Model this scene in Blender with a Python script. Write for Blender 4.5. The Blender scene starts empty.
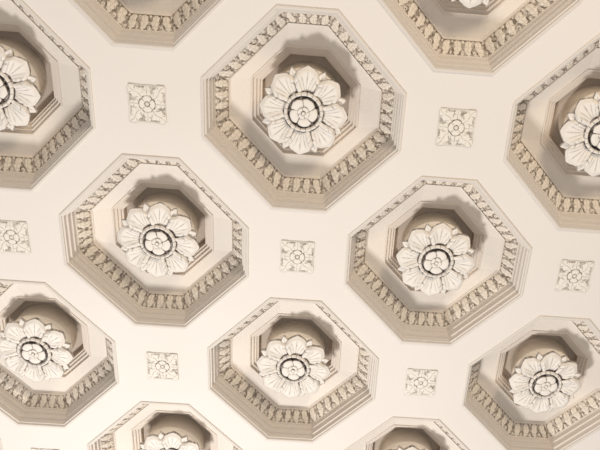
import bpy, math, numpy as np
from mathutils import Matrix, Vector
ZC=7.3
S2=math.sqrt(2)
# ---------------------------------------------------------------- camera (calibrated on the ceiling lattice)
p=[-0.2317,0.0131,-0.0771,0.2329,-2.6752,-5.6484,1.7333]
pp=(62.48,159.29)
t0=math.radians(20.3)
R0=np.array([[1,0,0],[0,-math.cos(t0),-math.sin(t0)],[0,math.sin(t0),-math.cos(t0)]]).astype(float)
def rotv(w):
    w=np.array(w,float);th=np.linalg.norm(w)
    k=w/th;K=np.array([[0,-k[2],k[1]],[k[2],0,-k[0]],[-k[1],k[0],0]])
    return np.eye(3)+math.sin(th)*K+(1-math.cos(th))*K@K
R=rotv(p[:3])@R0
cam=bpy.data.cameras.new("camera");co=bpy.data.objects.new("camera",cam)
bpy.context.scene.collection.objects.link(co)
M=Matrix([[R[i][j] for j in range(3)]+[0] for i in range(3)]+[[0,0,0,1]])
M.translation=Vector((p[3],p[4],p[5]+ZC))
co.matrix_world=M
cam.sensor_width=36;cam.lens=p[6]*500*36/600;cam.clip_start=.05
cam.shift_x=-pp[0]/600;cam.shift_y=(pp[1]+1)/600
bpy.context.scene.camera=co

# ---------------------------------------------------------------- materials
def srgb(r,g,b):
    f=lambda c:((c/255+.055)/1.055)**2.4 if c/255>.04045 else c/255/12.92
    return (f(r),f(g),f(b),1)
def plaster(name,col,col2,grime=None,gstr=1.0,rough=.7):
    m=bpy.data.materials.new(name);m.use_nodes=True;nt=m.node_tree;n=nt.nodes;l=nt.links
    b=n['Principled BSDF'];b.inputs['Roughness'].default_value=rough
    geo=n.new('ShaderNodeNewGeometry')
    nz=n.new('ShaderNodeTexNoise');nz.inputs['Scale'].default_value=1.3;nz.inputs['Detail'].default_value=5
    l.new(geo.outputs['Position'],nz.inputs['Vector'])
    mx=n.new('ShaderNodeMix');mx.data_type='RGBA'
    mx.inputs[6].default_value=col;mx.inputs[7].default_value=col2
    l.new(nz.outputs['Fac'],mx.inputs[0])
    out=mx.outputs[2]
    nf=n.new('ShaderNodeTexNoise');nf.inputs['Scale'].default_value=40;nf.inputs['Detail'].default_value=5
    l.new(geo.outputs['Position'],nf.inputs['Vector'])
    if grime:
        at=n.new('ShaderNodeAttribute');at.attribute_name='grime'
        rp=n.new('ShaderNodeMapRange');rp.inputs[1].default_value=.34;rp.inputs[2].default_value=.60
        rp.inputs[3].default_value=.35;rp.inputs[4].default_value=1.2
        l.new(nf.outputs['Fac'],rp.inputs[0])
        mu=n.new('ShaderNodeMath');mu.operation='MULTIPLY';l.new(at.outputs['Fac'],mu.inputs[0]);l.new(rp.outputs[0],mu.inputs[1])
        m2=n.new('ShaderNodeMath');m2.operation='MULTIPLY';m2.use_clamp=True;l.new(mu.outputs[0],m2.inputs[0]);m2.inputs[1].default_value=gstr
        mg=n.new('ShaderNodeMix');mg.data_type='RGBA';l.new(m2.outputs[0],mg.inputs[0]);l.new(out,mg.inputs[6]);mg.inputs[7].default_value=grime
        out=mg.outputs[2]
    l.new(out,b.inputs['Base Color'])
    bp=n.new('ShaderNodeBump');bp.inputs['Strength'].default_value=.12;bp.inputs['Distance'].default_value=.01
    l.new(nf.outputs['Fac'],bp.inputs['Height']);l.new(bp.outputs[0],b.inputs['Normal'])
    return m
m_ceil=plaster("ceiling_plaster",srgb(238,230,222),srgb(233,223,213),rough=.62)
m_frame=plaster("frame_plaster",srgb(229,220,210),srgb(222,211,199))
m_panel=plaster("panel_plaster",srgb(237,229,219),srgb(232,221,209),rough=.6)
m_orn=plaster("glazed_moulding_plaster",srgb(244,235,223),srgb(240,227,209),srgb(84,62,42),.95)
m_well=plaster("well_plaster",srgb(232,222,211),srgb(225,213,200))
m_cav=plaster("shaded_cavity_plaster",srgb(200,186,172),srgb(184,168,152))  # darker than the well: recess shade put into the plaster colour
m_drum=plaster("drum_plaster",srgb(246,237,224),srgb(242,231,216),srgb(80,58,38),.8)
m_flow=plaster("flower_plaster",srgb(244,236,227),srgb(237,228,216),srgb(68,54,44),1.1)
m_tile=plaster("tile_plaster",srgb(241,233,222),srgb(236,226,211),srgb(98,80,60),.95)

def mesh(name,verts,faces,mat,smooth=True,grime=None):
    me=bpy.data.meshes.new(name);me.from_pydata([tuple(v) for v in verts],[],[tuple(f) for f in faces])
    if grime is not None:
        a=me.attributes.new('grime','FLOAT','POINT');a.data.foreach_set('value',np.clip(np.array(grime,float),0,1))
    me.materials.append(mat)
    if smooth:
        for q in me.polygons:q.use_smooth=True
    me.update();return me

# ---------------------------------------------------------------- geometry (local z up = into the ceiling)
A0=.644;SH=.184;B0=(A0+SH)/S2
def octo(a,b):
    s=S2*b-a
    return [(a,-s),(a,s),(s,a),(-s,a),(-a,s),(-a,-s),(-s,-a),(s,-a)]
def sweep(profile,a0,b0,closed=False):
    V=[];F=[]
    for (d,h) in profile:
        for (x,y) in octo(a0-d,b0-d):V.append((x,y,h))
    for i in range(len(profile)-1):
        for k in range(8):
            F.append((i*8+k,i*8+(k+1)%8,(i+1)*8+(k+1)%8,(i+1)*8+k))
    if closed:F.append(tuple((len(profile)-1)*8+k for k in range(8)))
    return V,F
HW=.165            # outer wall depth
HF=.275            # coffer panel depth
frame_prof=[(-.010,.002),(-.010,-.008),(-.002,-.011),(.006,-.008),(.009,.006),(.019,.008),(.020,.045),(.023,.050),(.034,.052),(.035,.100),(.038,.106),(.047,.108),(.048,HW-.010),(.054,HW-.009),(.054,HW+.004)]
V,F=sweep(frame_prof,A0,B0);me_frame=mesh("frame",V,F,m_frame,False)
O0,O1=.052,.136
def sstep(x,a,b):
    t=np.clip((x-a)/(b-a),0,1);return t*t*(3-2*t)
def leafrel(u,t):
    x=abs(u-.5)*2
    if t<.06: return .5,.03
    if t>.94: return .5,.06
    tt=(t-.06)/.88
    s=1-tt      # s=0 at the inner edge (leaf root), 1 at the outer edge
    env=.95*(1-abs(s-.42)**2.4*3.0)
    lp=s*2.8+.1
    lobe=abs(math.cos(lp*math.pi))**.7
    w=max(0,env)*(.66+.34*(1-lobe))
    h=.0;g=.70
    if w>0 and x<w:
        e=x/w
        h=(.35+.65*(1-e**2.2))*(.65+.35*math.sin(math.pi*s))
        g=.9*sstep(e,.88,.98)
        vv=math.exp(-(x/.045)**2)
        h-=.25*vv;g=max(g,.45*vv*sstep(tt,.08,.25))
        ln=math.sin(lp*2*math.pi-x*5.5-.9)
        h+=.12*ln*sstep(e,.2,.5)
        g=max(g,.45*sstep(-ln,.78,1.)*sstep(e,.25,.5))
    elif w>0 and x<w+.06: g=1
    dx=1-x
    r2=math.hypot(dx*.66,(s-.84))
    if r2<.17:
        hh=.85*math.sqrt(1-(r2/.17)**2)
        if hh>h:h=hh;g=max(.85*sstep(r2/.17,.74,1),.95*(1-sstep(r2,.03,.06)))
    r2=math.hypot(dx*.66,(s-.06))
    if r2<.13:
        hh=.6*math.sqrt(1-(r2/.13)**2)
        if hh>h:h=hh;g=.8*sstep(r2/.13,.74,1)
    return max(h,0),g
V=[];F=[];G=[]
NU,NT=24,26
for k in range(8):
    n=4 if k%2==0 else 7
    base=len(V)
    nn=n*NU
    for j in range(NT+1):
        t=j/NT
        d=O0+(O1-O0)*t
        pts=octo(A0-d,B0-d);p0=pts[k];p1=pts[(k+1)%8]
        hb=HW+(HF-HW-.010)*t - .008*math.sin(math.pi*t)
        for i in range(nn+1):
            s=i/nn;u=(i%NU)/NU
            # leaves lean slightly, alternating, like curling foliage
            u2=(u+.05*math.sin(t*7+(i//NU)*2.1))
            u2=min(max(u2,0),1)
            h,g=leafrel(u2,t)
            V.append((p0[0]+(p1[0]-p0[0])*s,p0[1]+(p1[1]-p0[1])*s,hb-.011*h));G.append(g)
    for j in range(NT):
        for i in range(nn):
            a=base+j*(nn+1)+i
            F.append((a,a+1,a+nn+2,a+nn+1))
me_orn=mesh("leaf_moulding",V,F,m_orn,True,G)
WA=.352;WB=.346
ip=[(O1-.001,HF-.03),(O1+.002,HF-.012),(O1+.008,HF-.010),(O1+.010,HF)]
V,F=sweep(ip,A0,B0)
b=len(V)-8
HW2=HF+.018
for (x,y) in octo(WA,WB):V.append((x,y,HW2))
for k in range(8):F.append((b+k,b+(k+1)%8,b+8+(k+1)%8,b+8+k))
me_panel=mesh("panel",V,F,m_panel,False)
HD=HW2+.125
wp=[(-.012,HW2+.001),(-.012,HW2-.010),(-.003,HW2-.010),(-.002,HW2+.014),(.020,HW2+.015),(.021,HW2+.036),(.040,HW2+.037),(.041,HW2+.056),(.056,HW2+.057),(.057,HW2+.072)]
V,F=sweep(wp,WA,WB);me_well=mesh("well",V,F,m_well,False)
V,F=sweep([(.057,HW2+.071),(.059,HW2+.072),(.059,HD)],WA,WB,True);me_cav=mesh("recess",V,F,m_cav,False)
# drum (rosette body)
HZ=.080
dp=[(.238,HD-.002),(.238,HZ+.155),(.247,HZ+.15),(.247,HZ+.128),(.240,HZ+.12),(.258,HZ+.050),(.25,HZ+.034),(.2,HZ+.03),(.1,HZ+.02),(0.001,HZ+.02)]
N=64;V=[];F=[];G=[]
for i,(r,h) in enumerate(dp):
    for k in range(N):
        a=2*math.pi*k/N
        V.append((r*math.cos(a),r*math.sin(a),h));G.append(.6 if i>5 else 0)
for i in range(len(dp)-1):
    for k in range(N):F.append((i*N+k,i*N+(k+1)%N,(i+1)*N+(k+1)%N,(i+1)*N+k))
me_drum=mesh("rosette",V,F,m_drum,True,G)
# petals
def petal(Rm,r0,half,z0,amp,nu=44,nv=32,sc=1.0,drop=.03,rnd=.23,pw=2.3,tilt=0):
    V=[];F=[];G=[]
    for j in range(nv+1):
        v=j/nv
        for i in range(nu+1):
            u=-1+2*i/nu;au=abs(u)
            Ru=Rm*(1-rnd*au**pw)
            Ru+=sc*(.010*math.exp(-(u/.17)**2)-.002*math.exp(-((au-.40)/.07)**2)-.003*math.exp(-((au-.72)/.07)**2))
            r=r0+(Ru-r0)*v
            ang=half*u*(.92+.08*math.sin(math.pi*min(1,v*1.25)*.5))
            ang+=sc*.006*math.sin(v*17)*sstep(au,.7,1)*(1 if u>0 else -1)
            z=amp*math.sin(math.pi*(v**.85)*.72)
            z*=.60+.40*math.exp(-((au-.66)/.22)**2)-.38*sstep(au,.82,1.0)
            z-=.45*amp*sstep(v,.80,1.0)
            z-=tilt*u
            z+=sc*.002*math.sin(v*17+au)*sstep(au,.45,.7)*(1-sstep(au,.88,1))
            rib=math.exp(-(u/.035)**2)
            rb2=math.exp(-((au-.14-.34*v)/.028)**2)+math.exp(-((au-.42-.30*v)/.028)**2)
            z-=.0015*rib+.0022*rb2*sstep(v,.05,.2)*(1-sstep(v,.7,.9))
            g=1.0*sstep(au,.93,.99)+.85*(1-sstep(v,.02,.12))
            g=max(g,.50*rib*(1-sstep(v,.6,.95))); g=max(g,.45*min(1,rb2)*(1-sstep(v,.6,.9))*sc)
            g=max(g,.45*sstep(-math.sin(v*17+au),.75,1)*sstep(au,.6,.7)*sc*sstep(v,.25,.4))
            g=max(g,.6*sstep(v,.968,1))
            V.append((r*math.cos(ang),r*math.sin(ang),z0-z));G.append(g)
    for j in range(nv):
        for i in range(nu):
            a=j*(nu+1)+i;F.append((a,a+1,a+nu+2,a+nu+1))
    bd=[j*(nu+1) for j in range(nv+1)]+[nv*(nu+1)+i for i in range(1,nu+1)]+[j*(nu+1)+nu for j in range(nv-1,-1,-1)]
    b=len(V)
    for q in bd:
        x,y,z=V[q];V.append((x*.985,y*.985,z+drop));G.append(.7)
    for k in range(len(bd)-1):F.append((bd[k],bd[k+1],b+k+1,b+k))
    return V,F,G
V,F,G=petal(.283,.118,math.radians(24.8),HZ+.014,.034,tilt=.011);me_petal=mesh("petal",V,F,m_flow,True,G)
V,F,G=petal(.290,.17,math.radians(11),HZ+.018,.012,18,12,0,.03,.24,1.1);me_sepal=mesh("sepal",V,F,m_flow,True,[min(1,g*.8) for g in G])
# centre: carved bud inside a softly beaded ring
N=160;NR=64;RC=.136;V=[];F=[];G=[]
def cen(r,a):
    q=r/RC
    def layer(q0,q1,n,ph,h0,hh,sw=0):
        c=abs(math.cos((a+ph+sw*q)*n/2))
        ed=q1*(.80+.20*c**.5)
        if q0<=q<ed:
            e=(q-q0)/(ed-q0)
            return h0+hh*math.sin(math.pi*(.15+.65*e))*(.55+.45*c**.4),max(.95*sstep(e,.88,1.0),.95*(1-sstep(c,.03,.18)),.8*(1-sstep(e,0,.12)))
        return None
    if q<.10:return .028+.008*math.sqrt(1-(q/.11)**2),.9*sstep(q,.06,.10)
    for L in (layer(.10,.30,4,.9,.018,.012,.8),layer(.24,.70,5,.3+math.pi/6,.004,.020,.4)):
        if L:return L
    if q<.77: return -.010,1.0
    if q<.94:
        t=(q-.77)/.17;c=abs(math.cos(a*10))
        return .004+.015*math.sin(math.pi*t)*(.85+.15*c),.65*(1-sstep(c,.0,.38))
    return -.004,1.
for j in range(NR+1):
    r=RC*j/NR+1e-4
    for k in range(N):
        a=2*math.pi*k/N;h,g=cen(r,a);V.append((r*math.cos(a),r*math.sin(a),HZ-h-.004));G.append(g)
for k in range(N):
    a=2*math.pi*k/N;V.append((RC*.98*math.cos(a),RC*.98*math.sin(a),HZ+.03));G.append(1)
for j in range(NR+1):
    for k in range(N):F.append((j*N+k,j*N+(k+1)%N,(j+1)*N+(k+1)%N,(j+1)*N+k))
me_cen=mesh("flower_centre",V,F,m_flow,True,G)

def mk(name,me,parent=None):
    o=bpy.data.objects.new(name,me)
    bpy.context.scene.collection.objects.link(o)
    if parent:o.parent=parent
    return o
coffers=[(c,r) for r in range(-3,4) for c in range(-4,5) if (c+r)%2!=0 and abs(c)<=3]
tiles=[(c,r) for r in range(-3,4) for c in range(-3,4) if (c+r)%2==0]
V=[];F=[]
idx={}
def vi(x,y):
    k=(round(x,4),round(y,4))
    if k not in idx: idx[k]=len(V);V.append((x,y,0))
    return idx[k]
O=octo(A0,B0)
D=[(1,0),(0,1),(-1,0),(0,-1)]
cs=set(coffers)
for r in range(-5,6):
    for c in range(-6,7):
        if (c+r)%2==0: continue
        if (c,r) in cs:
            for q in range(4):
                d0=D[q];d1=D[(q+1)%4]
                oa=O[(2*q)%8];ob=O[(2*q+1)%8];oc=O[(2*q+2)%8]
                F.append([vi(c+d0[0],r+d0[1]),vi(c+oa[0],r+oa[1]),vi(c+ob[0],r+ob[1])])
                F.append([vi(c+d0[0],r+d0[1]),vi(c+ob[0],r+ob[1]),vi(c+oc[0],r+oc[1]),vi(c+d1[0],r+d1[1])])
        else:
            F.append([vi(c+d[0],r+d[1]) for d in D])
me=mesh("ceiling",V,F,m_ceil,False)
ce=mk("ceiling",me);ce.location=(0,0,ZC);ce["kind"]="structure"

lab="cream plaster octagonal ceiling coffer with leaf moulding and flower rosette"
for (c,r) in coffers:
    e=mk("ceiling_coffer",None);e.location=(c,r,ZC);e.empty_display_size=.2
    e["label"]=lab;e["category"]="ceiling coffer";e["group"]="octagonal coffers of the ceiling"
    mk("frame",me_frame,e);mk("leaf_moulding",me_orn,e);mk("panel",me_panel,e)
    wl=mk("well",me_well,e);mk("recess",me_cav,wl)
    ro=mk("rosette",me_drum,e);ro.rotation_euler[2]=math.radians(((c*37+r*61)%11)-5)
    for k in range(8):
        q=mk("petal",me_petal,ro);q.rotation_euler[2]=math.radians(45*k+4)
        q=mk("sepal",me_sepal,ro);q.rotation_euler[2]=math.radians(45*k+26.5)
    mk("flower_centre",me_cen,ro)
# square flower tiles
T=.118
N=84;V=[];F=[];G=[]
def tl(x,y):
    r=math.hypot(x,y);a=math.atan2(y,x)
    if r<.11: return 1.0*math.sqrt(max(0,1-(r/.15)**2)),.1
    if r<.15: return .15,1.
    if r<.46:
        c=abs(math.cos(a*2));ed=.46*(.78+.22*c**.5)
        if r<ed:
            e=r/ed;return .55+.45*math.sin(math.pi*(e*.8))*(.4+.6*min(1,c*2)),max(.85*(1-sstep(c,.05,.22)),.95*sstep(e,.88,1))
        if r<ed+.03:return .1,.95
    best=0.0;g=.55
    for k in range(4):
        for (off,L,w,hh,cv) in ((math.pi/4,1.38,.37,.8,.10),(0,.97,.22,.55,0)):
            b=off+k*math.pi/2
            px=x*math.cos(b)+y*math.sin(b);py=-x*math.sin(b)+y*math.cos(b)
            if .25<px<L:
                t=(px-.25)/(L-.25)
                py-=cv*math.sin(t*math.pi)*math.sin(t*5)
                ww=w*(math.sin(math.pi*(.16+.78*t)))**.55*(1+.17*math.sin(t*16+1))
                if ww>0 and abs(py)<ww:
                    e=abs(py)/ww
                    h=hh*(1-.7*e**3)*(.75+.25*math.sin(math.pi*t))
                    vv=math.exp(-(py/.022)**2);h-=.15*vv
                    lob=math.sin(t*16+1-abs(py)*8)
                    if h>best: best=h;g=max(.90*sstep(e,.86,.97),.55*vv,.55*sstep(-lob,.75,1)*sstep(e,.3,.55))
    return best,g
for j in range(N+1):
    for i in range(N+1):
        x=-1+2*i/N;y=-1+2*j/N;h,g=tl(x,y)
        m=max(abs(x),abs(y))
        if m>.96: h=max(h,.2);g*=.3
        V.append((x*T,y*T,-.003-.011*h));G.append(g)
for j in range(N):
    for i in range(N):
        a=j*(N+1)+i;F.append((a,a+1,a+N+2,a+N+1))
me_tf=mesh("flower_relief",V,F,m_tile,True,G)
T2=T-.0005
V=[];F=[]
for (s,h) in ((T2,0.001),(T2,-.0025)):
    V+=[(s,s,h),(-s,s,h),(-s,-s,h),(s,-s,h)]
for k in range(4):F.append((k,(k+1)%4,4+(k+1)%4,4+k))
F.append((4,5,6,7))
me_tp=mesh("square_rosette",V,F,m_tile,False,[.2]*8)
for (c,r) in tiles:
    o=mk("square_rosette",me_tp);o.location=(c,r,ZC)
    o["label"]="small square plaster flower ornament on cream ceiling between coffers"
    o["category"]="ceiling ornament";o["group"]="square flower ornaments between the coffers"
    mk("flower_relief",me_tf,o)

# ---------------------------------------------------------------- light
def area(name,loc,tgt,size,e,col):
    L=bpy.data.lights.new(name,'AREA');L.size=size;L.energy=e;L.color=col
    o=bpy.data.objects.new(name,L);bpy.context.scene.collection.objects.link(o)
    o.location=loc;o.rotation_euler=(Vector(tgt)-Vector(loc)).to_track_quat('-Z','Y').to_euler();return o
area("hall_light",(-1.8,4.6,ZC-6.4),(0,0,ZC),.9,430,(1,.97,.94))
area("warm_fill",(3.2,-7.0,ZC-4.4),(0,0,ZC),1.6,260,(1,.84,.64))  # added unseen fill, warms and brightens lower coffer walls and drum sides
w=bpy.data.worlds.new("world");bpy.context.scene.world=w;w.use_nodes=True
w.node_tree.nodes['Background'].inputs[0].default_value=(1,.985,.97,1);w.node_tree.nodes['Background'].inputs[1].default_value=.41
bpy.context.scene.view_settings.view_transform='Standard'
